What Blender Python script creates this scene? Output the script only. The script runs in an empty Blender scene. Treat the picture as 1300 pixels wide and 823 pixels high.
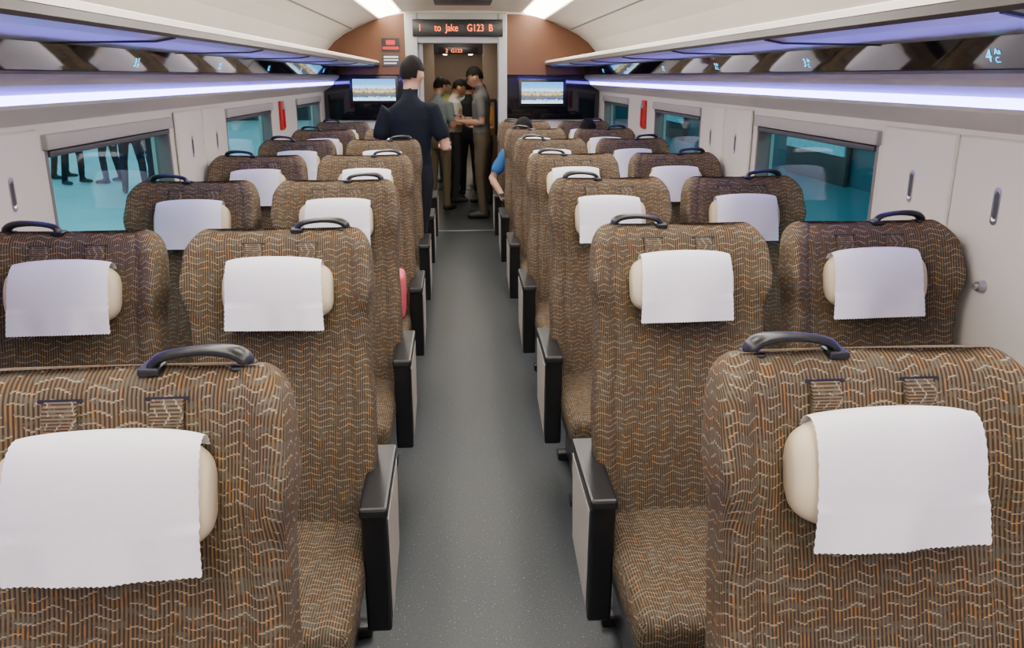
import bpy, bmesh, math, random
from mathutils import Vector, Matrix, noise
random.seed(4)
C = bpy.context.scene.collection
# ---------------------------------------------------------------- materials
def new_mat(name):
    m = bpy.data.materials.new(name); m.use_nodes = True
    nt = m.node_tree
    return m, nt, nt.nodes["Principled BSDF"]
def mat(name, col, rough=.5, metal=0, var=.06, scale=20, emit=None, estr=0, bump=0, coat=0, spec=.5):
    m, nt, b = new_mat(name)
    b.inputs['Roughness'].default_value = rough
    b.inputs['Metallic'].default_value = metal
    b.inputs['Coat Weight'].default_value = coat
    b.inputs['Specular IOR Level'].default_value = spec
    tc = nt.nodes.new('ShaderNodeTexCoord'); n = nt.nodes.new('ShaderNodeTexNoise')
    n.inputs['Scale'].default_value = scale; n.inputs['Detail'].default_value = 3
    nt.links.new(tc.outputs['Object'], n.inputs['Vector'])
    r = nt.nodes.new('ShaderNodeMix'); r.data_type = 'RGBA'
    r.inputs[6].default_value = tuple(c*(1-var) for c in col)+(1,)
    r.inputs[7].default_value = tuple(min(1, c*(1+var)) for c in col)+(1,)
    nt.links.new(n.outputs['Fac'], r.inputs[0]); nt.links.new(r.outputs[2], b.inputs['Base Color'])
    if bump:
        bp = nt.nodes.new('ShaderNodeBump'); bp.inputs['Strength'].default_value = bump; bp.inputs['Distance'].default_value = .003
        nt.links.new(n.outputs['Fac'], bp.inputs['Height']); nt.links.new(bp.outputs['Normal'], b.inputs['Normal'])
    if emit:
        b.inputs['Emission Color'].default_value = (*emit, 1); b.inputs['Emission Strength'].default_value = estr
    return m
def fabric():
    m, nt, b = new_mat('seat_fabric'); N = nt.nodes; L = nt.links
    def M(op, a, c=None, d=None):
        n = N.new('ShaderNodeMath'); n.operation = op
        for i, v in enumerate((a, c, d)):
            if v is None: continue
            if isinstance(v, (int, float)): n.inputs[i].default_value = v
            else: L.new(v, n.inputs[i])
        return n.outputs[0]
    def mix(f, a, c):
        n = N.new('ShaderNodeMix'); n.data_type = 'RGBA'
        if isinstance(f, float): n.inputs[0].default_value = f
        else: L.new(f, n.inputs[0])
        for i, v in ((6, a), (7, c)):
            if isinstance(v, tuple): n.inputs[i].default_value = (*v, 1)
            else: L.new(v, n.inputs[i])
        return n.outputs[2]
    uv = N.new('ShaderNodeUVMap'); uv.uv_map = 'UVMap'
    sp = N.new('ShaderNodeSeparateXYZ'); L.new(uv.outputs[0], sp.inputs[0]); u, v = sp.outputs[0], sp.outputs[1]
    def nz(su, sv, det=2, off=0):
        mp = N.new('ShaderNodeMapping'); mp.inputs['Scale'].default_value = (su, sv, 1); mp.inputs['Location'].default_value = (off, off, 0)
        L.new(uv.outputs[0], mp.inputs[0]); n = N.new('ShaderNodeTexNoise'); n.inputs['Scale'].default_value = 1
        n.inputs['Detail'].default_value = det; L.new(mp.outputs[0], n.inputs[0]); return n.outputs['Fac']
    RW = .0070
    wob = M('MULTIPLY', nz(18, 18), .022)
    us = M('SNAP', M('ADD', u, 10), RW)
    tri = M('PINGPONG', us, .030)
    w = M('DIVIDE', M('ADD', M('ADD', v, 10), M('ADD', M('MULTIPLY', tri, .36), wob)), .0180)
    l1 = M('LESS_THAN', M('FRACT', w), .13)
    wn = N.new('ShaderNodeTexWhiteNoise'); wn.noise_dimensions = '1D'; L.new(M('FLOOR', w), wn.inputs['W']); band = wn.outputs['Value']
    rib = M('LESS_THAN', M('FRACT', M('DIVIDE', M('ADD', u, 10), RW)), .5)
    light = mix(M('GREATER_THAN', band, .5), (.138, .094, .051), (.140, .108, .068))
    base = mix(rib, (.050, .033, .020), light)
    org = M('GREATER_THAN', nz(75, 24, 1, 3), .60)
    base = mix(M('MULTIPLY', M('MULTIPLY', org, rib), .52), base, (.30, .135, .033))
    gry = M('GREATER_THAN', nz(22, 55, 1, 9), .57)
    base = mix(M('MULTIPLY', gry, .40), base, (.105, .104, .080))
    brk = M('GREATER_THAN', nz(45, 30, 1, 5), .46)
    base = mix(M('MULTIPLY', M('MULTIPLY', l1, brk), .52), base, (.42, .35, .24))
    L.new(base, b.inputs['Base Color']); b.inputs['Roughness'].default_value = .88
    b.inputs['Specular IOR Level'].default_value = .18
    bp = N.new('ShaderNodeBump'); bp.inputs['Strength'].default_value = .25; bp.inputs['Distance'].default_value = .002
    L.new(M('ADD', rib, l1), bp.inputs['Height']); L.new(bp.outputs[0], b.inputs['Normal'])
    return m
def floor_mat():
    m, nt, b = new_mat('rubber_floor'); N = nt.nodes; L = nt.links
    tc = N.new('ShaderNodeTexCoord'); n = N.new('ShaderNodeTexNoise'); n.inputs['Scale'].default_value = 130; n.inputs['Detail'].default_value = 1
    L.new(tc.outputs['Object'], n.inputs['Vector'])
    r = N.new('ShaderNodeValToRGB'); e = r.color_ramp.elements
    e[0].position = .35; e[0].color = (.033, .040, .043, 1); e[1].position = .70; e[1].color = (.049, .059, .063, 1)
    x = r.color_ramp.elements.new(.745); x.color = (.20, .22, .23, 1)
    L.new(n.outputs['Fac'], r.inputs[0]); L.new(r.outputs[0], b.inputs['Base Color']); b.inputs['Roughness'].default_value = .38
    return m
def glass_mat():
    m = bpy.data.materials.new('window_glass'); m.use_nodes = True; nt = m.node_tree; nt.nodes.clear()
    o = nt.nodes.new('ShaderNodeOutputMaterial'); t = nt.nodes.new('ShaderNodeBsdfTransparent'); g = nt.nodes.new('ShaderNodeBsdfGlossy')
    t.inputs[0].default_value = (.78, .93, .96, 1); g.inputs['Roughness'].default_value = .02; g.inputs['Color'].default_value = (.7, .7, .7, 1)
    mx = nt.nodes.new('ShaderNodeMixShader'); lw = nt.nodes.new('ShaderNodeLayerWeight'); lw.inputs[0].default_value = .5
    p = nt.nodes.new('ShaderNodeMath'); p.operation = 'POWER'; p.inputs[1].default_value = 4
    q = nt.nodes.new('ShaderNodeMath'); q.operation = 'MULTIPLY_ADD'; q.inputs[1].default_value = .6; q.inputs[2].default_value = .03
    nt.links.new(lw.outputs['Facing'], p.inputs[0]); nt.links.new(p.outputs[0], q.inputs[0])
    nt.links.new(q.outputs[0], mx.inputs[0]); nt.links.new(t.outputs[0], mx.inputs[1]); nt.links.new(g.outputs[0], mx.inputs[2])
    nt.links.new(mx.outputs[0], o.inputs[0]); return m
def screen_mat():
    m, nt, b = new_mat('tv_picture'); N = nt.nodes; L = nt.links
    tc = N.new('ShaderNodeTexCoord'); sp = N.new('ShaderNodeSeparateXYZ'); L.new(tc.outputs['Generated'], sp.inputs[0])
    n = N.new('ShaderNodeTexNoise'); n.inputs['Scale'].default_value = 14; L.new(tc.outputs['Generated'], n.inputs['Vector'])
    a = N.new('ShaderNodeMath'); a.operation = 'MULTIPLY_ADD'; a.inputs[1].default_value = .35; L.new(n.outputs['Fac'], a.inputs[0])
    s = N.new('ShaderNodeMath'); s.operation = 'ADD'; s.inputs[1].default_value = -.17; L.new(sp.outputs[2], s.inputs[0]); L.new(s.outputs[0], a.inputs[2])
    r = N.new('ShaderNodeValToRGB'); e = r.color_ramp.elements
    e[0].position = 0; e[0].color = (.75, .85, .95, 1); e[1].position = 1; e[1].color = (.08, .3, .75, 1)
    for p, c in ((.13, (.5, .7, .85)), (.2, (.01, .08, .20)), (.38, (.2, .14, .05)), (.46, (.7, .5, .25)), (.52, (.10, .12, .12)), (.6, (.5, .75, .9)), (.75, (.12, .4, .8))):
        x = e.new(p); x.color = (*c, 1)
    L.new(a.outputs[0], r.inputs[0]); b.inputs['Base Color'].default_value = (0, 0, 0, 1)
    L.new(r.outputs[0], b.inputs['Emission Color']); b.inputs['Emission Strength'].default_value = 2.4; return m

FAB = fabric(); FLOOR = floor_mat(); GLASS = glass_mat(); SCREEN = screen_mat()
CREAM = mat('cream_panel', (.68, .63, .54), .38, var=.02, scale=2)
CEIL = mat('cream_ceiling', (.80, .74, .62), .45, var=.02, scale=2)
IVORY = mat('ivory_pillow', (.70, .59, .40), .6, var=.03)
CLOTH = mat('white_cloth', (.88, .85, .88), .8, var=.02, scale=60, bump=.2)
BLACK = mat('black_plastic', (.010, .010, .011), .33, var=.1)
DARK = mat('dark_gray_plastic', (.05, .05, .052), .5)
ARMC = mat('armrest_beige', (.42, .37, .30), .5)
SILVER = mat('rack_silver', (.55, .54, .51), .34, metal=.15, var=.03)
LIPM = mat('rack_lip_brown', (.035, .026, .022), .35)
GLOSS = mat('glossy_black_panel', (.006, .006, .007), .05, var=.1, coat=.5)
BROWN = mat('brown_wood_panel', (.135, .050, .017), .4, var=.18, scale=6)
FRAMEG = mat('window_frame_gray', (.16, .15, .14), .45)
BLIND = mat('blind_cassette', (.42, .39, .35), .5)
METAL = mat('brushed_metal', (.5, .5, .5), .3, metal=.9)
RED = mat('red_plastic', (.55, .02, .02), .4)
PINK = mat('pink_leather', (.75, .10, .14), .6)
GRAYW = mat('door_frame_gray', (.42, .42, .40), .4, var=.03)
LAMP = mat('ceiling_lamp_diffuser', (1, 1, 1), .5, emit=(1, .93, .84), estr=16)
LED = mat('blue_led_diffuser', (.9, .9, 1), .5, emit=(.15, .115, 1.0), estr=30)
SIGNR = mat('red_led', (.1, 0, 0), .5, emit=(1, .13, .02), estr=4)
NUMB = mat('blue_led_digit', (.0, .1, .1), .5, emit=(.05, .55, 1), estr=3.5)
PLAT = mat('platform_tile', (.34, .54, .57), .35, var=.15, scale=1.5)
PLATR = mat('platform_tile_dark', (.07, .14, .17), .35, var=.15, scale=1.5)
PWALL = mat('station_wall', (.035, .10, .13), .5, var=.3, scale=.6)
LAMPC = mat('station_lamp', (1, 1, 1), .5, emit=(.45, .90, 1), estr=22)
# ---------------------------------------------------------------- helpers
def mk(name, V, F, mats, mi=None, smooth=False, parent=None, loc=(0, 0, 0), uvs=None):
    me = bpy.data.meshes.new(name); me.from_pydata([tuple(v) for v in V], [], F)
    for m in (mats if isinstance(mats, list) else [mats]): me.materials.append(m)
    if mi:
        for p, i in zip(me.polygons, mi): p.material_index = i
    if uvs:
        ul = me.uv_layers.new(name='UVMap')
        for l in me.loops: ul.data[l.index].uv = uvs[l.vertex_index]
    me.polygons.foreach_set('use_smooth', [smooth]*len(me.polygons)); me.update()
    return ob(name, me, parent, loc)
def ob(name, me, parent=None, loc=(0, 0, 0)):
    o = bpy.data.objects.new(name, me); C.objects.link(o); o.location = loc
    if parent: o.parent = parent
    return o
def empty(name, loc=(0, 0, 0)):
    e = bpy.data.objects.new(name, None); e.empty_display_size = .1; C.objects.link(e); e.location = loc; return e
def fixn(me):
    bm = bmesh.new(); bm.from_mesh(me); bmesh.ops.recalc_face_normals(bm, faces=bm.faces); bm.to_mesh(me); bm.free()
def prof(name, pts, y0, y1, m, parent=None, smooth=False):
    n = len(pts); V = []
    for y in (y0, y1):
        for a, b in pts: V.append((a, y, b))
    F = [(i, (i+1) % n, n+(i+1) % n, n+i) for i in range(n)]+[tuple(range(n))[::-1], tuple(range(n, 2*n))]
    o = mk(name, V, F, m, smooth=smooth, parent=parent); fixn(o.data); return o
def bbox_bm(bm, b, bev=0, seg=3):
    x0, x1, y0, y1, z0, z1 = b
    r = bmesh.ops.create_cube(bm, size=1, matrix=Matrix.Translation(((x0+x1)/2, (y0+y1)/2, (z0+z1)/2)) @ Matrix.Diagonal((abs(x1-x0), abs(y1-y0), abs(z1-z0), 1)))
    if bev:
        es = set(e for v in r['verts'] for e in v.link_edges)
        bmesh.ops.bevel(bm, geom=list(es), offset=bev, segments=seg, profile=.5, affect='EDGES')
def boxes(name, bl, m, bev=0, parent=None, loc=(0, 0, 0), seg=3, uv=False):
    me = bpy.data.meshes.new(name); bm = bmesh.new()
    for b in bl: bbox_bm(bm, b, bev, seg)
    if uv:
        ul = bm.loops.layers.uv.new('UVMap')
        for f in bm.faces:
            n = f.normal; ax = max(range(3), key=lambda i: abs(n[i]))
            for l in f.loops:
                c = l.vert.co; l[ul].uv = ((c.y, c.z), (c.x, c.z), (c.x, c.y))[ax]
    bm.to_mesh(me); bm.free(); me.materials.append(m)
    if bev: me.polygons.foreach_set('use_smooth', [True]*len(me.polygons))
    return ob(name, me, parent, loc)
def lerp_tab(t, tab):
    for (a, va), (b, vb) in zip(tab, tab[1:]):
        if t <= b:
            k = (t-a)/(b-a); k = k*k*(3-2*k); return va+(vb-va)*k
    return tab[-1][1]
# ---------------------------------------------------------------- seat parts
AL = math.radians(16.0); H = .963; SZ = .41
def rec(x, y, s): return Vector((x, s*math.sin(AL)+y*math.cos(AL), SZ+s*math.cos(AL)-y*math.sin(AL)))
def backrest_mesh():
    NR = 96; V = []; F = []; U = []
    TW = [(0, .276), (.35, .282), (.60, .270), (.70, .270), (.82, .286), (.9, .278), (1, .254)]
    TB = [(0, .070), (.35, .085), (.60, .060), (.68, .080), (.80, .140), (.90, .120), (1, .060)]
    TT = [(0, .15), (.5, .13), (.8, .12), (1, .115)]
    ss = [H*i/50 for i in range(48)]
    s0 = ss[-1]
    ss += [s0+(H-s0)*math.sin(math.pi/2*k/14) for k in range(1, 15)]
    for s in ss:
        t = s/H; w = lerp_tab(t, TW); B = lerp_tab(t, TB); T = lerp_tab(t, TT)
        rw = .045
        if s > H-rw: w -= rw*.7*(1-math.sqrt(max(0, 1-((s-(H-rw))/rw)**2)))
        rt = H-s0; k = 1
        if s > s0: k = max(.35, math.sqrt(max(0, 1-((s-s0)/rt)**2)))
        for j in range(NR+1):
            ph = 2*math.pi*j/NR
            c, sn = math.cos(ph), math.sin(ph)
            x = w*math.copysign(abs(c)**.30, c); y = T/2*k*math.copysign(abs(sn)**.5, sn)
            q = abs(x)/w
            fr = .5-.5*math.copysign(abs(sn)**.7, sn)
            y0 = y-B*q**3.6*(.15+.85*fr)
            if sn < 0:
                y0 += .008*math.exp(-((q-.76)/.03)**2)
                y0 -= .012*math.exp(-((t-.28)/.16)**2)*(1-q*q)
            x += .003*noise.noise(Vector((y*9+3, s*7, x*3)))
            y0 += .004*noise.noise(Vector((x*7, s*6, y*8)))
            V.append(rec(x, y0+.075, s)); U.append((0, s))
    n = NR+1
    for i in range(len(ss)):
        base = i*n; arc = [0]
        for j in range(1, n): arc.append(arc[-1]+(V[base+j]-V[base+j-1]).length)
        mid = arc[int(NR*.75)]
        for j in range(n): U[base+j] = (arc[j]-mid, ss[i])
    for i in range(len(ss)-1):
        for j in range(NR): F.append((i*n+j, i*n+j+1, (i+1)*n+j+1, (i+1)*n+j))
    top = len(V)
    last = (len(ss)-1)*n
    ctr = sum((V[last+j] for j in range(NR)), Vector())/NR+Vector((0, 0, .001))
    V.append(ctr); U.append((0, H))
    for j in range(NR): F.append((last+j, last+j+1, top))
    F.append(tuple(range(0, NR))[::-1])
    o = mk('tmp', V, F, FAB, smooth=True)
    me = o.data; ul = me.uv_layers.new(name='UVMap')
    for p in me.polygons:
        cap = all(vi >= last for vi in p.vertices)
        for li in p.loop_indices:
            vi = me.loops[li].vertex_index
            ul.data[li].uv = (V[vi].x, V[vi].y+H) if cap else U[vi]
    bpy.data.objects.remove(o); me.name = 'backrest'; return me
PC = Vector((0, -.020, .768)); PA, PB, PW = .048, .100, .163
def pillow_mesh():
    V = []; F = []; n1, n2 = 32, 24
    for i in range(n2+1):
        th = math.pi*i/n2
        cx = -math.cos(th); rr = math.sin(th)**.40 if 0 < i < n2 else .02
        for j in range(n1):
            ph = 2*math.pi*j/n1
            bulge = 1-.05*math.cos(th)**2
            y = PA*rr*math.copysign(abs(math.cos(ph))**.85, math.cos(ph))*bulge; s = PB*rr*math.copysign(abs(math.sin(ph))**.8, math.sin(ph))*bulge
            V.append(rec(PC.x+PW*cx, PC.y+y, PC.z+s))
    for i in range(n2):
        for j in range(n1): F.append((i*n1+j, i*n1+(j+1) % n1, (i+1)*n1+(j+1) % n1, (i+1)*n1+j))
    F += [tuple(range(n1)), tuple(range(n2*n1, n2*n1+n1))]
    o = mk('tmp', V, F, IVORY, smooth=True); fixn(o.data); me = o.data; bpy.data.objects.remove(o); return me
def cloth_mesh(sd, off):
    rnd = random.Random(sd); ph0 = rnd.uniform(0, 6); tilt = rnd.uniform(-.02, .02)
    path = []
    a, b = PA+.004, PB+.003
    for k in range(30):
        ph = math.radians(150-(150+20)*k/29)
        sn = math.sin(ph); cs = math.cos(ph)
        path.append((-a*math.copysign(abs(cs)**.85, cs), b*math.copysign(abs(sn)**.8, sn)))
    y, s = path[-1]
    L = 11; step = (s+.120)/L
    for k in range(1, L+1): path.append((y+.0006*k, s-step*k))
    NC = 64; V = []; F = []; nr = len(path); Wc = .139
    for i, (y, s) in enumerate(path):
        f = i/(nr-1); w = Wc+.006*f*f
        for j in range(NC+1):
            q = j/NC*2-1; x = q*w
            # follow the pillow's rounding towards its ends
            rr = max(.2, 1-(abs(x+off)/PW)**2)**.20
            ss = s if s < 0 else s*(rr*.5+.5); yy = y*rr if f < .75 else y*(.4+.6*rr)
            if j in (0, NC): x += (.0016 if i % 2 else 0)*(1 if j else -1)
            if i == nr-1: ss -= .0022 if j % 2 else 0
            if f > .7:
                g = (f-.7)/.3
                yy += .005*g*math.sin(q*4+ph0)+.002*g*math.sin(q*11+ph0*2)
            yy += .0012*math.sin(q*5+f*6+ph0)-.0030
            V.append(rec(off+x+tilt*(s), PC.y+yy, PC.z+ss+.002+tilt*x))
    for i in range(nr-1):
        for j in range(NC): F.append((i*(NC+1)+j, i*(NC+1)+j+1, (i+1)*(NC+1)+j+1, (i+1)*(NC+1)+j))
    o = mk('tmp', V, F, CLOTH, smooth=True); me = o.data; bpy.data.objects.remove(o); return me
def handle_mesh(sx):
    pts = [(-.078, -.012, .013), (-.077, .008, .0145), (-.062, .020, .0135), (-.035, .025, .0115), (0, .025, .0095), (.035, .021, .0092), (.060, .014, .0098), (.072, .002, .0110), (.074, -.014, .011)]
    V = []; F = []; n = 14; P = [Vector((p[0], 0, p[1])) for p in pts]; Q = []; R = []
    for i in range(len(P)-1):
        for k in range(4):
            t = k/4; p0 = P[max(i-1, 0)]; p1 = P[i]; p2 = P[i+1]; p3 = P[min(i+2, len(P)-1)]
            Q.append(.5*((2*p1)+(p2-p0)*t+(2*p0-5*p1+4*p2-p3)*t*t+(3*p1-p0-3*p2+p3)*t**3)); R.append(pts[i][2]*(1-t)+pts[i+1][2]*t)
    Q.append(P[-1]); R.append(pts[-1][2])
    for i, q in enumerate(Q):
        t = (Q[min(i+1, len(Q)-1)]-Q[max(i-1, 0)]).normalized(); u = Vector((0, 1, 0)); w = t.cross(u)
        for j in range(n):
            a = 2*math.pi*j/n; V.append(q+u*R[i]*1.4*math.cos(a)+w*R[i]*.85*math.sin(a))
    for i in range(len(Q)-1):
        for j in range(n): F.append((i*n+j, i*n+(j+1) % n, (i+1)*n+(j+1) % n, (i+1)*n+j))
    F += [tuple(range(n)), tuple(range((len(Q)-1)*n, len(Q)*n))]
    bot = rec(sx*.118, .045, H+.000)
    V = [bot+Vector((-v.x*sx, v.y, v.z)) for v in V]
    o = mk('tmp', V, F, BLACK, smooth=True); fixn(o.data)
    bm = bmesh.new(); bm.from_mesh(o.data)
    for cxx in (-.074, .074): bbox_bm(bm, (bot.x+cxx-.018, bot.x+cxx+.018, bot.y-.020, bot.y+.020, bot.z-.012, bot.z+.002), .004, 2)
    bm.to_mesh(o.data); bm.free(); me = o.data; bpy.data.objects.remove(o); return me
def straps_mesh():
    V = []; F = []; mi = []
    for cx in (-.082, .082):
        b = len(V); K = 10
        for k in range(K+1):
            s = H-.050-.056*k/K
            yo = .075-.0665-.010*math.sin(math.pi*k/K)-.001
            for x, d in ((-.026, .006), (-.025, 0), (.025, 0), (.026, .006)): V.append(rec(cx+x, yo+d, s))
        for k in range(K):
            for j in range(3): F.append((b+4*k+j, b+4*k+j+1, b+4*k+j+5, b+4*k+j+4)); mi.append(0)
        b = len(V)
        for x, s in ((-.035, H-.046), (.035, H-.046), (.035, H-.052), (-.035, H-.052)): V.append(rec(cx+x, .075-.0675, s))
        F.append((b, b+1, b+2, b+3)); mi.append(1)
    U = [(v.z*1.3, v.x) for v in V]
    o = mk('tmp', V, F, [FAB, BLACK], mi=mi, uvs=U); me = o.data; bpy.data.objects.remove(o); return me
def armrest(mod):
    sx, big = mod
    bm = bmesh.new()
    def poly(pts, x0, x1, bev):
        n = len(pts)
        vs = [bm.verts.new((x, y, z)) for x in (x0, x1) for y, z in pts]
        fs = [bm.faces.new([vs[i], vs[(i+1) % n], vs[n+(i+1) % n], vs[n+i]]) for i in range(n)]
        fs += [bm.faces.new(vs[:n][::-1]), bm.faces.new(vs[n:])]
        bmesh.ops.recalc_face_normals(bm, faces=fs)
        es = set(e for f in fs for e in f.edges)
        bmesh.ops.bevel(bm, geom=list(es), offset=bev, segments=2, profile=.5, affect='EDGES')
    cx0 = .330 if big else .305
    xo = sx*cx0; xi = sx*(cx0-.072)
    if big:
        poly([(-.175, .60), (.20, .615), (.15, .27), (-.155, .20)], min(xo, xi), max(xo, xi), .008)
        poly([(-.185, .592), (-.178, .622), (.20, .632), (.20, .602)], min(xo, xi)-.004, max(xo, xi)+.004, .008)
        a, c = xo-sx*.004, xo+sx*.004
        poly([(-.152, .574), (.18, .588), (.140, .30), (-.136, .240)], min(a, c), max(a, c), .002)
    else:
        poly([(-.16, .575), (.16, .60), (.16, .56), (-.16, .53)], min(xo, xi)+.012, max(xo, xi)-.008, .01)
        poly([(-.02, .56), (.10, .56), (.10, .30), (.02, .30)], min(xo, xi)+.02, max(xo, xi)-.015, .005)
    for f in bm.faces:
        c = f.calc_center_median()
        f.material_index = 1 if (big and sx*c.x > cx0+.0008 and c.z < .588) else 0
    me = bpy.data.meshes.new('armrest'); bm.to_mesh(me); bm.free()
    me.materials.append(BLACK); me.materials.append(ARMC)
    return me
def grab(o):
    me = o.data; bpy.data.objects.remove(o); return me
BACK = backrest_mesh(); PIL = pillow_mesh(); STR = straps_mesh()
CL = [cloth_mesh(i, random.Random(i).uniform(-.012, .012)) for i in range(6)]
HD = {1: handle_mesh(1), -1: handle_mesh(-1)}
ARM = {(s, b): armrest((s, b)) for s in (1, -1) for b in (True, False)}
CUSH = grab(boxes('t', [(-.262, .262, -.50, .07, .335, .47)], FAB, bev=.045, seg=5, uv=True))
PAN = grab(boxes('t', [(-.235, .235, -.44, .16, .24, .335), (-.235, .235, .05, .17, .30, .47)], DARK, bev=.012))
LEGS = grab(boxes('t', [(-.20, -.14, -.30, .10, .03, .25), (.14, .20, -.30, .10, .03, .25), (-.24, .24, -.36, -.30, .0, .04), (-.24, .24, .06, .12, 0, .04)], BLACK, bev=.008))
def shell():
    V = []; F = []
    n = 13; m = 20
    for i in range(m):
        s = .02+.84*i/(m-1)
        for j in range(n):
            q = j/(n-1)*2-1; x = q*.245
            V.append(rec(x, .152-.02*abs(q)**3.2, s))
    for i in range(m-1):
        for j in range(n-1): F.append((i*n+j, i*n+j+1, (i+1)*n+j+1, (i+1)*n+j))
    return grab(mk('t', V, F, DARK, smooth=True))
SHELL = shell()
ROWY = [.905]+[.93+1.16*k for k in range(1, 7)]
si = 0
for k, yb in enumerate(ROWY):
    for side in (-1, 1):
        for cx, hs in ((.620, -side), (1.248, side)):
            x = side*cx; aisle = cx < 1
            e = empty('train_seat', (x, yb, 0))
            ob('backrest', BACK, e); ob('seat_cushion', CUSH, e); ob('headrest_pillow', PIL, e)
            ob('headrest_cover', CL[si % 6], e); ob('grab_handle', HD[hs], e); ob('pillow_straps', STR, e)
            ob('seat_pan', PAN, e); ob('seat_legs', LEGS, e); ob('rear_shell', SHELL, e)
            ob('outer_armrest', ARM[(hs, aisle)], e)
            if aisle: ob('inner_armrest', ARM[(-hs, False)], e)
            si += 1
# ---------------------------------------------------------------- shell of the carriage
Y0, Y1 = -1.5, 9.07
boxes('floor', [(-1.70, 1.70, Y0, 13.0, -.08, 0)], FLOOR)
boxes('trim_1', [(-.62, .50, Y1-.03, Y1+.02, 0, .004)], METAL, bev=.001)
WIN = [(.66, 1.92), (2.93, 4.19), (5.20, 6.46), (7.47, 8.73)]
WX = 1.57; ZB, ZT = .86, 1.555
for sgn, nm in ((-1, 'left'), (1, 'right')):
    bl = []
    def bb(x0, x1, *r):
        a, b = sorted((sgn*x0, sgn*x1)); bl.append((a, b, *r))
    bb(WX, WX+.10, Y0, Y1, 0, ZB); bb(WX, WX+.10, Y0, Y1, ZT, 2.0)
    ys = [Y0]+[v for w in WIN for v in w]+[Y1]
    for a, b in zip(ys[::2], ys[1::2]): bb(WX, WX+.10, a, b, ZB, ZT)
    w = boxes('wall_'+nm, bl, CREAM)
    prof('baseboard_'+nm, [(sgn*a, b) for a, b in ((WX, .0), (WX-.05, 0), (WX-.05, .16), (WX-.03, .20), (WX, .21))], Y0, Y1, ARMC)
    for i, (a, b) in enumerate(WIN):
        e = empty('window_%d' % (i+1+(4 if sgn > 0 else 0)), (sgn*WX, (a+b)/2, (ZB+ZT)/2)); hw = (b-a)/2; hh = (ZT-ZB)/2
        def pb(name, x0, x1, y0, y1, z0, z1, m, bev=.004):
            q0, q1 = sorted((sgn*x0, sgn*x1)); return boxes(name, [(q0, q1, y0, y1, z0, z1)], m, bev=bev, parent=e)
        pb('glass', .060, .066, -hw, hw, -hh, hh, GLASS, 0)
        for n_, d in (('frame_top', (-hw, hw, hh-.03, hh)), ('frame_bottom', (-hw, hw, -hh, -hh+.03)), ('frame_near', (-hw, -hw+.022, -hh, hh)), ('frame_far', (hw-.022, hw, -hh, hh))):
            pb(n_, -.002, .075, *d, FRAMEG)
        pb('blind_cassette', -.022, .04, -hw-.01, hw+.01, hh-.035, hh+.022, BLIND, .008)
        pb('blind_pull', -.010, .03, -hw+.02, hw-.02, hh-.062, hh-.040, DARK, .003)
        pb('sill', -.02, .03, -hw-.01, hw+.01, -hh-.02, -hh+.006, CREAM, .006)
    gaps = [(1.98, 2.88), (4.25, 5.15)]
    for (a, b) in gaps:
        for (p, q) in ((a, (a+b)/2-.004), ((a+b)/2+.004, b)):
            cab = empty('wall_cabinet_door', (sgn*WX, (p+q)/2, 0)); hw = (q-p)/2
            x0, x1 = sorted((sgn*.001, -sgn*.018))
            boxes('door_panel', [(x0, x1, -hw, hw, .30, 1.600)], CREAM, bev=.012, parent=cab)
            V = []; F = []; n = 28; x = -sgn*.0195
            for r, dx in ((1, 0), (.8, -sgn*.001), (.68, sgn*.0012)):
                for j in range(n):
                    t = 2*math.pi*j/n; yy = .016*math.cos(t); zz = .016*math.sin(t)+math.copysign(.042, math.sin(t))
                    V.append((x+dx, yy*r, 1.40+zz*(r if r == 1 else .93*r+.05)))
            for k in range(2):
                for j in range(n): F.append((k*n+j, k*n+(j+1) % n, (k+1)*n+(j+1) % n, (k+1)*n+j))
            F.append(tuple(range(2*n, 3*n)))
            mk('oval_pull', V, F, [METAL, DARK], mi=[0]*(2*n)+[1], parent=cab)
    bm = bmesh.new(); bmesh.ops.create_cone(bm, cap_ends=True, segments=24, radius1=.021, radius2=.016, depth=.02, matrix=Matrix.Translation((sgn*(WX-.028), 2.2, 1.15)) @ Matrix.Rotation(-sgn*math.pi/2, 4, 'Y'))
    bmesh.ops.create_cone(bm, cap_ends=True, segments=16, radius1=.009, radius2=.009, depth=.03, matrix=Matrix.Translation((sgn*(WX-.035), 2.2, 1.15)) @ Matrix.Rotation(-sgn*math.pi/2, 4, 'Y'))
    me = bpy.data.meshes.new('coat_hook'); bm.to_mesh(me); bm.free(); me.materials.append(METAL); ob('coat_hook', me)
    S = lambda pts: [(sgn*a, b) for a, b in pts]
    rack = empty('luggage_rack', (0, 0, 0))
    prof('shelf', S([(.955, 1.902), (.955, 1.922), (1.55, 1.935), (1.55, 1.900), (1.375, 1.884), (1.02, 1.890)]), Y0, Y1, SILVER, rack)
    prof('front_lip', S([(.930, 1.905), (.934, 1.926), (.948, 1.934), (.965, 1.930), (.962, 1.900), (.94, 1.896)]), Y0, Y1, LIPM, rack)
    prof('lip_cream_edge', S([(.934, 1.928), (.938, 1.946), (.952, 1.952), (.964, 1.945), (.962, 1.930)]), Y0, Y1, CEIL, rack)
    prof('number_panel', S([(1.370, 1.886), (1.405, 1.797), (1.55, 1.797), (1.55, 1.905)]), Y0, Y1, GLOSS, rack)
    for k in range(9):
        y = .3+1.16*k
        prof('shelf_rib', S([(.96, 1.895), (1.02, 1.884), (1.36, 1.879), (1.36, 1.886), (.96, 1.90)]), y, y+.018, DARK, rack)
    prof('wall_ledge', S([(1.405, 1.797), (1.388, 1.787), (1.385, 1.772), (1.400, 1.752), (1.45, 1.722), (1.60, 1.716), (1.60, 1.80)]), Y0, Y1, CREAM, rack)
    led = empty('led_strip_light')
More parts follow.
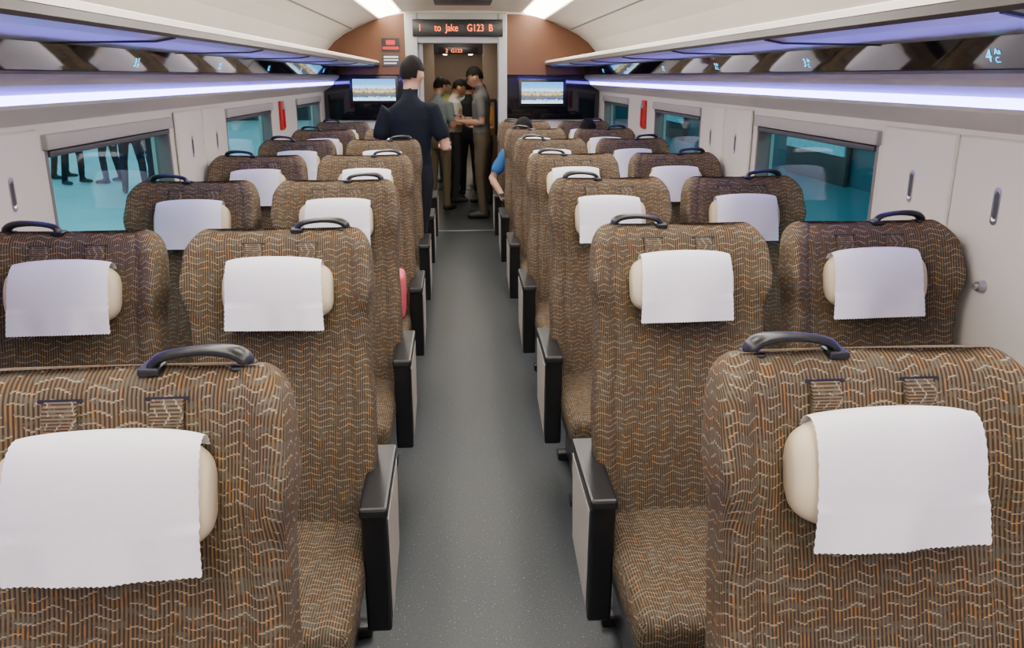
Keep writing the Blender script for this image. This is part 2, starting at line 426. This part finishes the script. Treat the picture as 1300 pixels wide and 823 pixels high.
    prof('diffuser', S([(1.450, 1.722), (1.460, 1.692), (1.50, 1.686), (1.52, 1.72)]), Y0, Y1, LED, led)
    prof('cove_ledge', S([(1.458, 1.692), (1.468, 1.678), (1.50, 1.658), (1.575, 1.612), (1.60, 1.612), (1.60, 1.69)]), Y0, Y1, CREAM, led)
    nrm = Vector((-.93*sgn, 0, -.367))
    for k in range(-1, 6):
        y = 2.12+1.16*k+(0 if sgn > 0 else .1)
        cu = bpy.data.curves.new('seat_number', 'FONT'); cu.body = '%d' % (4-k if k < 4 else 1); cu.size = .050; cu.extrude = .0003
        t = ob('seat_number', cu, rack); cu.materials.append(NUMB)
        c2 = bpy.data.curves.new('seat_letters', 'FONT'); c2.body = 'Aa\nC.' if sgn > 0 else 'F.\nD'; c2.size = .023; c2.extrude = .0003; c2.materials.append(NUMB)
        t2 = ob('seat_letters', c2, rack)
        X = Vector((0, -sgn, 0)); Z = nrm.normalized(); Yv = Z.cross(X)
        for tt, off in ((t, 0), (t2, .037)):
            o0 = Vector((sgn*1.396, y, 1.820))+Z*.002+X*off+(Yv*.020 if tt is t2 else Yv*.0)
            M_ = Matrix((X, Yv, Z)).transposed().to_4x4(); M_.translation = o0; tt.matrix_basis = M_
for sgn in (-1, 1):
    e = empty('emergency_hammer', (sgn*(WX-.013), 6.80, 1.46))
    boxes('back_plate', [(-.012, .012, -.06, .06, -.12, .12)], RED, bev=.005, parent=e)
    boxes('hammer_handle', [(-.018*sgn-.010, -.018*sgn+.010, -.012, .012, -.10, .06)], RED, bev=.004, parent=e)
    boxes('hammer_head', [(-.018*sgn-.012, -.018*sgn+.012, -.035, .035, .05, .08)], METAL, bev=.004, parent=e)
half = [(1.56, 1.90), (1.56, 1.97), (1.52, 2.06), (1.44, 2.16), (1.33, 2.24), (1.18, 2.315), (1.02, 2.37), (.92, 2.395)]
P = half+[(.90, 2.45), (.68, 2.48), (.66, 2.47), (.40, 2.485), (0, 2.49)]
P = P+[(-a, b) for a, b in P[::-1][1:]]
outer = [(a*1.03, b+.05) for a, b in P]
prof('ceiling', P+outer[::-1], Y0, Y1, CEIL)
for sgn in (-1, 1):
    prof('ceiling_light', [(sgn*a, b) for a, b in ((.905, 2.405), (.69, 2.462), (.69, 2.472), (.905, 2.415))], Y0, Y1-.02, LAMP)
    prof('ceiling_seam_trim', [(sgn*a, b) for a, b in ((1.225, 2.285), (1.215, 2.290), (1.22, 2.298), (1.23, 2.292))], Y0, Y1, FRAMEG)
for i in range(8):
    y = -1+1.25*i
    boxes('ceiling_air_grille' if i % 2 else 'ceiling_downlight', [(-.28, .28, y, y+.5, 2.472, 2.486)], DARK if i % 2 else LAMP, bev=.003)
boxes('wall_back', [(-1.7, 1.7, Y0-.1, Y0, 0, 2.55)], CREAM)
# ---------------------------------------------------------------- bulkhead
DX0, DX1, DZ = -.50, .40, 2.14
FX0, FX1 = -.64, .50
boxes('wall_front', [(-1.7, FX0, Y1, Y1+.10, 0, 2.55), (FX1, 1.7, Y1, Y1+.10, 0, 2.55), (FX0, FX1, Y1, Y1+.10, 2.46, 2.55)], CREAM)
po = empty('door_1', (0, Y1, 0))
boxes('portal_left', [(FX0, DX0, -.05, .16, 0, 2.46)], GRAYW, bev=.012, parent=po)
boxes('portal_right', [(DX1, FX1, -.05, .16, 0, 2.46)], GRAYW, bev=.012, parent=po)
boxes('lintel', [(DX0, DX1, -.03, .16, DZ, 2.46)], GRAYW, bev=.008, parent=po)
boxes('sliding_leaf', [(DX0, DX0+.05, .06, .11, .01, DZ)], GRAYW, bev=.005, parent=po)
sg = empty('led_message_sign', (-.05, Y1-.05, 2.30))
boxes('sign_case', [(-.50, .50, -.03, .02, -.09, .09)], BLACK, bev=.006, parent=sg)
for txt, x in (('1', -.44), ('to  Jake    G123  B', -.26)):
    cu = bpy.data.curves.new('led_text', 'FONT'); cu.body = txt; cu.size = .105; cu.extrude = .001; cu.materials.append(SIGNR)
    t = ob('led_text', cu, sg, (x, -.034, -.035)); t.rotation_euler = (math.pi/2, 0, 0); t.scale = (.82, 1, 1)
def wallpanel(name, pts, y, th, m, parent=None):
    n = len(pts); V = [(a, y, b) for a, b in pts]+[(a, y+th, b) for a, b in pts]
    F = [tuple(range(n)), tuple(range(n, 2*n))[::-1]]+[(i, (i+1) % n, n+(i+1) % n, n+i) for i in range(n)]
    o = mk(name, V, F, m, parent=parent); fixn(o.data); return o
arch = [(1.54, 1.80), (1.54, 1.97), (1.50, 2.06), (1.42, 2.15), (1.31, 2.23), (1.17, 2.30), (1.0, 2.37), (.85, 2.42), (.66, 2.45)]
for sgn in (-1, 1):
    fx = FX1 if sgn > 0 else -FX0
    wallpanel('brown_wall_panel', [(sgn*max(a, fx), b) for a, b in arch]+[(sgn*fx, 2.45), (sgn*fx, 1.80)], Y1-.025, .02, BROWN)
    wallpanel('black_wall_panel', [(sgn*1.56, 1.80), (sgn*1.56, 1.30), (sgn*fx, 1.30), (sgn*fx, 1.80)], Y1-.03, .02, GLOSS)
    tv = empty('wall_television', (-1.0 if sgn < 0 else .90, Y1-.05, 1.635 if sgn < 0 else 1.60))
    boxes('bezel', [(-.27, .27, -.02, .03, -.15, .15)], BLACK, bev=.006, parent=tv)
    boxes('screen', [(-.238, .238, -.024, -.02, -.118, .118)], SCREEN, parent=tv)
no = empty('wall_notice', (-.80, Y1-.032, 2.05))
boxes('red_notice', [(-.10, .10, -.004, .004, .0, .14)], BLACK, parent=no)
boxes('red_band', [(-.09, .09, -.006, -.003, .02, .05)], RED, parent=no)
boxes('red_cross', [(-.05, .05, -.006, -.003, .07, .12)], RED, parent=no)
boxes('white_notice', [(-.10, .10, -.004, .004, -.16, -.03)], DARK, parent=no)
boxes('white_lines', [(-.08, .08, -.006, -.003, -.07, -.05), (-.08, .08, -.006, -.003, -.10, -.085), (-.08, .06, -.006, -.003, -.135, -.12)], CLOTH, parent=no)
VE = 12.6
VW = mat('vestibule_wall', (.24, .17, .12), .4)
boxes('wall_vestibule_left', [(-.86, -.80, Y1+.10, VE, 0, 2.4)], VW)
boxes('wall_vestibule_right', [(.66, .72, Y1+.10, VE, 0, 2.4)], VW)
boxes('ceiling_vestibule', [(-.86, .72, Y1+.10, VE, 2.36, 2.42)], VW)
boxes('vestibule_lamp', [(-.30, .16, 9.6, 9.9, 2.345, 2.36), (-.30, .16, 10.9, 11.2, 2.345, 2.36), (-.30, .16, 12.0, 12.2, 2.345, 2.36)], mat('vest_lamp', (1, 1, 1), emit=(1, .90, .75), estr=18))
boxes('door_mat', [(-.40, .30, 12.45, 13.1, .001, .010)], BLACK, bev=.003)
boxes('floor_gangway', [(-1.7, 1.7, 13.0, 22, -.08, 0)], mat('dark_floor', (.07, .06, .055), .4))
p2 = empty('door_2', (0, VE, 0))
boxes('jamb_left', [(-.86, -.42, 0, .12, 0, 2.4)], VW, bev=.01, parent=p2)
boxes('jamb_right', [(.34, .72, 0, .12, 0, 2.4)], VW, bev=.01, parent=p2)
boxes('head', [(-.42, .34, 0, .12, 2.12, 2.4)], DARK, bev=.01, parent=p2)
s2 = empty('led_message_sign', (-.04, VE-.02, 2.17))
boxes('sign_case', [(-.30, .30, -.02, .02, -.05, .05)], BLACK, bev=.004, parent=s2)
cu = bpy.data.curves.new('led_text', 'FONT'); cu.body = '2  G123'; cu.size = .08; cu.materials.append(SIGNR); t = ob('led_text', cu, s2, (-.2, -.024, -.03)); t.rotation_euler = (math.pi/2, 0, 0)
boxes('wall_next_car', [(-1.6, -1.5, VE+.12, 22, 0, 2.4), (1.4, 1.5, VE+.12, 22, 0, 2.4), (-1.6, 1.5, 22, 22.1, 0, 2.4)], VW)
boxes('ceiling_next_car', [(-1.6, 1.5, VE+.12, 22, 2.36, 2.42)], CEIL)
boxes('next_car_light', [(-.42, -.32, VE+.4, 21.5, 2.33, 2.355), (.25, .35, VE+.4, 21.5, 2.33, 2.355)], mat('next_lamp', (1, 1, 1), emit=(1, .9, .75), estr=9))
# ---------------------------------------------------------------- station outside
def station(sgn, nm, x1, wallm, plm, nl):
    a, b = sorted((sgn*1.95, sgn*x1)); boxes('floor_platform_'+nm, [(a, b, -4, 34, -.3, -.02)], plm)
    a, b = sorted((sgn*x1, sgn*(x1+.2))); boxes('wall_station_'+nm, [(a, b, -4, 34, -.3, 5)], wallm)
    a, b = sorted((sgn*2.4, sgn*x1)); boxes('ceiling_station_'+nm, [(a, b, -4, 34, 4.6, 4.8)], PWALL)
    for i in range(nl):
        xx = sgn*(3.5+(x1-5.8)*i)
        boxes('station_light', [(xx-.2, xx+.2, -3, 33, 4.5, 4.58)], LAMPC)
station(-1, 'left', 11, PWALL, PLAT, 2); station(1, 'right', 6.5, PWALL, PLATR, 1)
POST = mat('poster', (.15, .35, .42), .4, emit=(.12, .42, .5), estr=.35, var=.5, scale=9)
for i, y in enumerate((3.5, 8, 12.5, 17, 22)):
    e = empty('advert_board', (6.40, y+1.2, -.02)); boxes('lit_panel', [(-.05, -.02, -1.15, 1.15, .5, 2.15)], POST, parent=e)
    boxes('board_frame', [(-.02, .05, -1.2, 1.2, 0, 2.2)], DARK, bev=.01, parent=e)
    for j in range(5):
        boxes('poster_line', [(-.055, -.05, -.9, .9-.25*(j % 3), 1.85-.25*j, 1.93-.25*j)], GRAYW, parent=e)
for i in range(6):
    x = -10.3
    bm = bmesh.new(); bmesh.ops.create_cone(bm, cap_ends=True, segments=24, radius1=.28, radius2=.28, depth=4.6, matrix=Matrix.Translation((x, 6+i*5, 2.28)))
    bmesh.ops.create_cone(bm, cap_ends=True, segments=24, radius1=.36, radius2=.3, depth=.3, matrix=Matrix.Translation((x, 6+i*5, .13)))
    me = bpy.data.meshes.new('station_column'); bm.to_mesh(me); bm.free(); me.materials.append(GRAYW); ob('station_column', me)
# ---------------------------------------------------------------- people
def tube(V, F, pts, rads, n=14, cap=True):
    P = [Vector(p) for p in pts]; R = [(r, r) if not isinstance(r, tuple) else r for r in rads]
    if cap:
        t0 = (P[1]-P[0]).normalized(); t1 = (P[-1]-P[-2]).normalized(); r0 = min(R[0]); r1 = min(R[-1])
        P = [P[0]-t0*r0*.85, P[0]-t0*r0*.55]+P+[P[-1]+t1*r1*.55, P[-1]+t1*r1*.85]
        R = [(R[0][0]*.5, R[0][1]*.5), (R[0][0]*.84, R[0][1]*.84)]+R+[(R[-1][0]*.84, R[-1][1]*.84), (R[-1][0]*.5, R[-1][1]*.5)]
    b = len(V)
    for i, p in enumerate(P):
        t = (P[min(i+1, len(P)-1)]-P[max(i-1, 0)]).normalized()
        ref = Vector((1, 0, 0)) if abs(t.x) < .85 else Vector((0, 0, 1))
        u = (ref-t*ref.dot(t)).normalized(); w = t.cross(u)
        for j in range(n):
            a = 2*math.pi*j/n; V.append(p+u*R[i][0]*math.cos(a)+w*R[i][1]*math.sin(a))
    for i in range(len(P)-1):
        for j in range(n): F.append((b+i*n+j, b+i*n+(j+1) % n, b+(i+1)*n+(j+1) % n, b+(i+1)*n+j))
    F.append(tuple(range(b, b+n))[::-1]); F.append(tuple(range(b+(len(P)-1)*n, b+len(P)*n)))
def ell(V, F, c, r, Mx=None, nu=20, nv=14, f=None, keep=None):
    b = len(V); c = Vector(c); loc = []
    for i in range(nv+1):
        th = math.pi*i/nv
        for j in range(nu):
            ph = 2*math.pi*j/nu
            p = Vector((r[0]*math.sin(th)*math.cos(ph), r[1]*math.sin(th)*math.sin(ph), r[2]*math.cos(th)))
            if f: p = f(p)
            loc.append(p.copy()); V.append(Mx @ (c+p) if Mx else c+p)
    for i in range(nv):
        for j in range(nu):
            q = (i*nu+j, i*nu+(j+1) % nu, (i+1)*nu+(j+1) % nu, (i+1)*nu+j)
            if keep and not keep(sum((loc[k] for k in q), Vector())/4): continue
            F.append(tuple(b+k for k in q)[::-1])
def person(name, loc, yaw, hgt, shirt, trous, shoe=(.02, .02, .02), hairc=(.010, .008, .007), skin=(.48, .27, .175),
           lean=0, sit=False, arms=None, legs=None, head=(0, 0), phone=True, coarse=False, wid=1.0):
    A = {'eL': (-.235, -.03, 1.13), 'wL': (-.10, .20, 1.14), 'eR': (.235, -.03, 1.13), 'wR': (.10, .20, 1.16)}
    if arms: A.update(arms)
    dz = -.36 if sit else 0
    def up(p):
        p = Vector(p); p.z += dz; k = max(0, p.z-(.95+dz)); p.y += lean*k; return p
    Lg = {}
    for s, nme in ((-1, 'L'), (1, 'R')):
        if sit: Lg[nme] = [(s*.09, .02, .575), (s*.12, .42, .52), (s*.12, .44, .09)]
        else: Lg[nme] = [(s*.088, 0, .92), (s*.10, .02, .50), (s*.11, -.02, .09)]
    if legs: Lg.update(legs)
    V = []; F = []; segs = []
    shw = .180
    tor = [((0, 0, .90), .160, .112), ((0, 0, .98), .158, .112), ((0, .005, 1.10), .142, .102), ((0, .008, 1.22), .154, .110), ((0, .005, 1.34), .172, .115), ((0, -.003, 1.42), .145, .098), ((0, -.008, 1.470), .080, .072), ((0, 0, 1.50), .056, .056)]
    tube(V, F, [up(t[0]) for t in tor], [(t[1], t[2]) for t in tor], n=24)
    for i in range(len(tor)-2):
        segs.append((up(tor[i][0]), up(tor[i+1][0])-Vector((0, 0, .01)), (tor[i][1]+tor[i+1][1])/2 if i < 5 else .080, 1 if i > 0 else 2))
    hp, hy = head
    Mh = Matrix.Translation(up((0, .01, 1.525))) @ Matrix.Rotation(hy, 4, 'Z') @ Matrix.Rotation(-hp, 4, 'X')
    nk = up((0, 0, 1.46)); nt_ = Mh @ Vector((0, .01, .08))
    tube(V, F, [nk, nt_], [.058, .054]); segs.append((up((0, 0, 1.49)), nt_, .064, 0))
    hc = Vector((0, .025, .125))
    def hf(p):
        if p.z < 0:
            t = -p.z/.118; p.x *= 1-.32*t*t; p.y = p.y*(1-.12*t) + .012*t
        if p.y > 0: p.x *= 1-.10*(p.y/.098)
        if p.y > .05: p.y -= (p.y-.05)*.15
        return p
    ell(V, F, hc, (.080, .098, .118), Mh, f=hf)
    tube(V, F, [Mh @ (hc+Vector((0, .080, .015))), Mh @ (hc+Vector((0, .103, -.028)))], [.009, .015], n=8)
    for s in (-1, 1): ell(V, F, hc+Vector((s*.085, -.005, -.008)), (.014, .022, .033), Mh, nu=10, nv=8)
    tube(V, F, [Mh @ (hc+Vector((-.02, .083, -.062))), Mh @ (hc+Vector((.02, .083, -.062)))], [.008, .008], n=8)
    segs.append((Mh @ hc, Mh @ (hc+Vector((0, 0, .01))), .10, 0))
    for s, k in ((-1, 'L'), (1, 'R')):
        sh = up((s*shw*.93, -.005, 1.400)); el = up(A['e'+k]); wr = up(A['w'+k])
        mid = sh.lerp(el, .62)
        tube(V, F, [up((s*.10, 0, 1.40)), sh, sh.lerp(el, .3), mid], [.060, .063, .059, .062])
        tube(V, F, [mid-(el-sh)*.08, el, el.lerp(wr, .35), wr], [.043, .039, .039, .027])
        segs += [(up((s*.10, 0, 1.40)), mid, .06, 1), (mid+(el-mid)*.15, el, .042, 0), (el, wr, .036, 0)]
        h, kn, an = [Vector(p) for p in Lg[k]]
        tube(V, F, [h, h.lerp(kn, .35), kn, kn.lerp(an, .35), an], [.090, .082, .062, .058, .048])
        segs += [(h, kn, .075, 2), (kn, an+Vector((0, 0, .01)), .055, 2)]
        hl = an+Vector((0, -.035, -.045)); te = Vector((an.x+s*.03, an.y+.165, .038)); hl.z = .042
        tube(V, F, [hl, hl.lerp(te, .5)+Vector((0, 0, .008)), te], [(.038, .040), (.042, .042), (.040, .032)])
        segs.append((hl, te, .035, 3))
    o = mk(name+'_t', V, F, GRAYW)
    md = o.modifiers.new('r', 'REMESH'); md.mode = 'VOXEL'; md.voxel_size = .022 if coarse else .0115
    sm = o.modifiers.new('s', 'SMOOTH'); sm.factor = .5; sm.iterations = 3
    dg = bpy.context.evaluated_depsgraph_get(); me = bpy.data.meshes.new_from_object(o.evaluated_get(dg)); bpy.data.objects.remove(o)
    V = [v.co.copy() for v in me.vertices]; F = [tuple(p.vertices) for p in me.polygons]; mi = []
    for v in V:
        if v.z < 1.42+dz and v.z > .12:
            a = noise.noise(Vector((v.x*9, v.y*9, v.z*14+loc[1])))
            v.x *= 1+.03*a; v.y += .006*a
    for p in me.polygons:
        c = p.center; best = 1e9; bi = 0
        for a, b, r, m in segs:
            ab = b-a; t = max(0, min(1, (c-a).dot(ab)/max(ab.length_squared, 1e-9))); d = (c-(a+ab*t)).length-r
            if d < best: best, bi = d, m
        mi.append(bi)
    def add(fn, m):
        n0 = len(F); fn(); mi.extend([m]*(len(F)-n0))
    hm = 1.10
    def hairf(p):
        if p.z < .03:
            t = min(1, (.03-p.z)/.10); p.x *= 1-.10*t; p.y *= 1-.08*t
        r = 1+.02*noise.noise(p*45); return p*r
    def hk(p):
        if p.y > .02: return p.z > .045
        if abs(p.x) > .058 and p.y > -.045: return p.z > .020-(.01 if p.y < 0 else 0)
        return p.z > -.055+.03*(abs(p.x)/.08)**2
    add(lambda: ell(V, F, hc+Vector((0, -.004, .008)), (.080*hm, .098*hm, .116*hm), Mh, nu=36, nv=28, f=hairf, keep=hk), 4)
    for s in (-1, 1):
        add(lambda: ell(V, F, hc+Vector((s*.030, .083, .008)), (.013, .007, .006), Mh, nu=10, nv=8), 5)
        add(lambda: tube(V, F, [Mh @ (hc+Vector((s*.017, .088, .028))), Mh @ (hc+Vector((s*.045, .078, .030)))], [.004, .003], n=6), 4)
    add(lambda: tube(V, F, [Mh @ (hc+Vector((-.02, .091, -.062))), Mh @ (hc+Vector((.02, .091, -.062)))], [.0035, .0035], n=6), 6)
    for s, k in ((-1, 'L'), (1, 'R')):
        el = up(A['e'+k]); wr = up(A['w'+k]); d = (wr-el).normalized()
        side = Vector((-s, 0, 0)); side = (side-d*side.dot(d)).normalized()
        nrm = d.cross(side)*s
        if nrm.z < 0 and abs(d.z) < .7: nrm = -nrm
        def hand():
            tube(V, F, [wr-d*.01, wr+d*.045, wr+d*.085], [.026, (.036, .020), (.038, .018)], n=12)
            for f_, (o_, L_) in enumerate(((-.030, .062), (-.010, .078), (.011, .084), (.031, .074))):
                b0 = wr+d*.085+side*o_; c1 = b0+d*L_*.42+nrm*.006; c2 = c1+d*L_*.22+nrm*L_*.25; c3 = c2+nrm*L_*.28-d*.006
                tube(V, F, [b0-d*.01, c1, c2, c3], [.0095, .0088, .008, .0068], n=8)
            b0 = wr+d*.03+side*.028
            tube(V, F, [b0, b0+side*.026+d*.024+nrm*.01, b0+side*.022+d*.052+nrm*.030], [.013, .0105, .0085], n=8)
        add(hand, 0)
        if phone and k == 'R':
            def ph():
                c = wr+d*.105+nrm*.026; b = len(V)
                for a in (-1, 1):
                    for bb_ in (-1, 1):
                        for cc in (-1, 1): V.append(c+side*a*.037+d*bb_*.075+nrm*cc*.005)
                for q in ((0, 1, 3, 2), (4, 6, 7, 5), (0, 4, 5, 1), (2, 3, 7, 6), (0, 2, 6, 4), (1, 5, 7, 3)): F.append(tuple(b+i for i in q))
            add(ph, 5)
    mats = [mat('skin', skin, .5, var=.04), mat('shirt', shirt, .9, bump=.3, spec=.15), mat('trousers', trous, .9, bump=.3, spec=.15), mat('shoes', shoe, .5), mat('hair', hairc, .75, var=.3, scale=120, spec=.15), BLACK, mat('lips', (.35, .12, .1), .5)]
    ob_ = mk(name, V, F, mats, mi=mi, smooth=True, loc=loc); k = hgt/1.77; ob_.scale = (k*wid, k*wid, k); ob_.rotation_euler = (0, 0, yaw)
    return ob_
person('standing_man', (-.435, 6.13, 0), math.radians(-6), 1.93, (.009, .011, .018), (.02, .02, .025), head=(math.radians(10), math.radians(-20)), phone=True, wid=.97,
       arms={'eR': (.262, -.02, 1.14), 'wR': (.235, .20, 1.12), 'eL': (-.25, -.02, 1.14), 'wL': (-.10, .2, 1.08)},
       legs={'L': [(-.088, 0, .92), (-.13, .02, .50), (-.17, -.02, .09)], 'R': [(.075, 0, .92), (.035, .02, .50), (.02, -.02, .09)]})
person('passenger', (.235, 9.98, 0), math.radians(82), 1.91, (.15, .155, .15), (.13, .10, .07), shoe=(.02, .02, .025), head=(math.radians(22), 0), wid=.95)
b_ = empty('backpack', (.475, 9.98, 1.30)); boxes('bag_body', [(-.075, .065, -.15, .15, -.26, .2)], BLACK, bev=.05, parent=b_, seg=4); boxes('bag_pocket', [(.04, .09, -.11, .11, -.22, .0)], BLACK, bev=.02, parent=b_)
boxes('bag_strap', [(-.27, -.05, -.13, -.10, .17, .20), (-.27, -.05, .10, .13, .17, .20)], BLACK, bev=.01, parent=b_)
person('passenger', (-.33, 10.6, 0), math.radians(-25), 1.78, (.20, .24, .25), (.16, .13, .08), head=(math.radians(20), 0))
person('passenger', (-.12, 11.30, 0), math.radians(-80), 1.76, (.55, .54, .48), (.05, .05, .06), head=(math.radians(25), 0))
person('passenger', (.10, 12.00, 0), math.radians(10), 1.74, (.03, .03, .035), (.02, .02, .025), head=(math.radians(10), 0), phone=False, arms={'wL': (-.25, .06, .88), 'wR': (.25, .06, .88)})
person('passenger', (.30, 11.1, 0), math.radians(120), 1.70, (.50, .28, .08), (.04, .04, .05), head=(math.radians(15), 0))
person('passenger', (-.25, 13.5, 0), math.radians(170), 1.72, (.5, .42, .12), (.05, .04, .05))
person('passenger', (.12, 14.2, 0), math.radians(185), 1.72, (.4, .4, .4), (.05, .04, .05))
SA = {'eR': (.20, .02, 1.13), 'eL': (-.20, .02, 1.13), 'wR': (.10, .24, 1.08), 'wL': (-.10, .24, 1.06)}
person('seated_passenger', (.56, ROWY[6]-.21, 0), math.pi, 1.76, (.04, .13, .32), (.03, .03, .05), sit=True, lean=-.06, head=(math.radians(18), .2), arms={'eR': (.30, .02, 1.16), 'eL': (-.20, .02, 1.13), 'wR': (.22, .26, 1.04), 'wL': (-.10, .24, 1.06)})
person('seated_passenger', (1.22, ROWY[6]-.21, 0), math.pi, 1.74, (.04, .04, .05), (.03, .03, .05), sit=True, lean=-.06, head=(math.radians(18), -.2), arms=SA)
for i, (x, y, yw, sc, tc_) in enumerate(((-7.9, 14.2, 60, (.05, .05, .07), (.012, .014, .025)), (-7.3, 14.6, -90, (.2, .2, .22), (.015, .015, .02)), (-6.7, 13.8, -110, (.02, .02, .03), (.012, .012, .018)), (-6.1, 13.9, 80, (.02, .02, .025), (.02, .02, .03)), (-5.2, 12.6, 20, (.3, .3, .32), (.015, .02, .04)), (-4.7, 12.0, -60, (.05, .05, .06), (.012, .014, .03)), (-4.1, 12.3, 100, (.1, .1, .1), (.015, .015, .02)))):
    person('platform_passenger', (x, y, -.02), math.radians(yw), 1.76, sc, tc_, coarse=True, phone=False, arms={'eL': (-.25, 0, 1.12), 'wL': (-.26, .05, .88), 'eR': (.25, 0, 1.12), 'wR': (.26, .05, .88)},
           legs={'L': [(-.088, 0, .92), (-.13, .06, .50), (-.15, .02, .09)], 'R': [(.088, 0, .92), (.13, .0, .50), (.15, -.06, .09)]})
e = empty('pink_handbag', (-.47, ROWY[3]-.22, .472)); boxes('bag_body', [(-.09, .09, -.11, .11, 0, .26)], PINK, bev=.035, parent=e, seg=4)
V = []; F = []; tube(V, F, [(0, .08*math.cos(a), .25+.08*math.sin(a)) for a in [math.pi*i/10 for i in range(11)]], [.008]*11, n=8, cap=False); mk('bag_handle', V, F, PINK, smooth=True, parent=e)
# ---------------------------------------------------------------- world + camera
w = bpy.data.worlds.new('World'); bpy.context.scene.world = w; w.use_nodes = True
w.node_tree.nodes['Background'].inputs[0].default_value = (.25, .45, .5, 1); w.node_tree.nodes['Background'].inputs[1].default_value = .15
cd = bpy.data.cameras.new('camera'); cam = bpy.data.objects.new('camera', cd); C.objects.link(cam)
cam.location = (-.07, 0, 1.78); cam.rotation_euler = (math.radians(90-15.42), 0, math.radians(-3.96))
cd.lens = 27.0; cd.sensor_width = 36; cd.shift_y = -.035; cd.clip_start = .02
bpy.context.scene.camera = cam
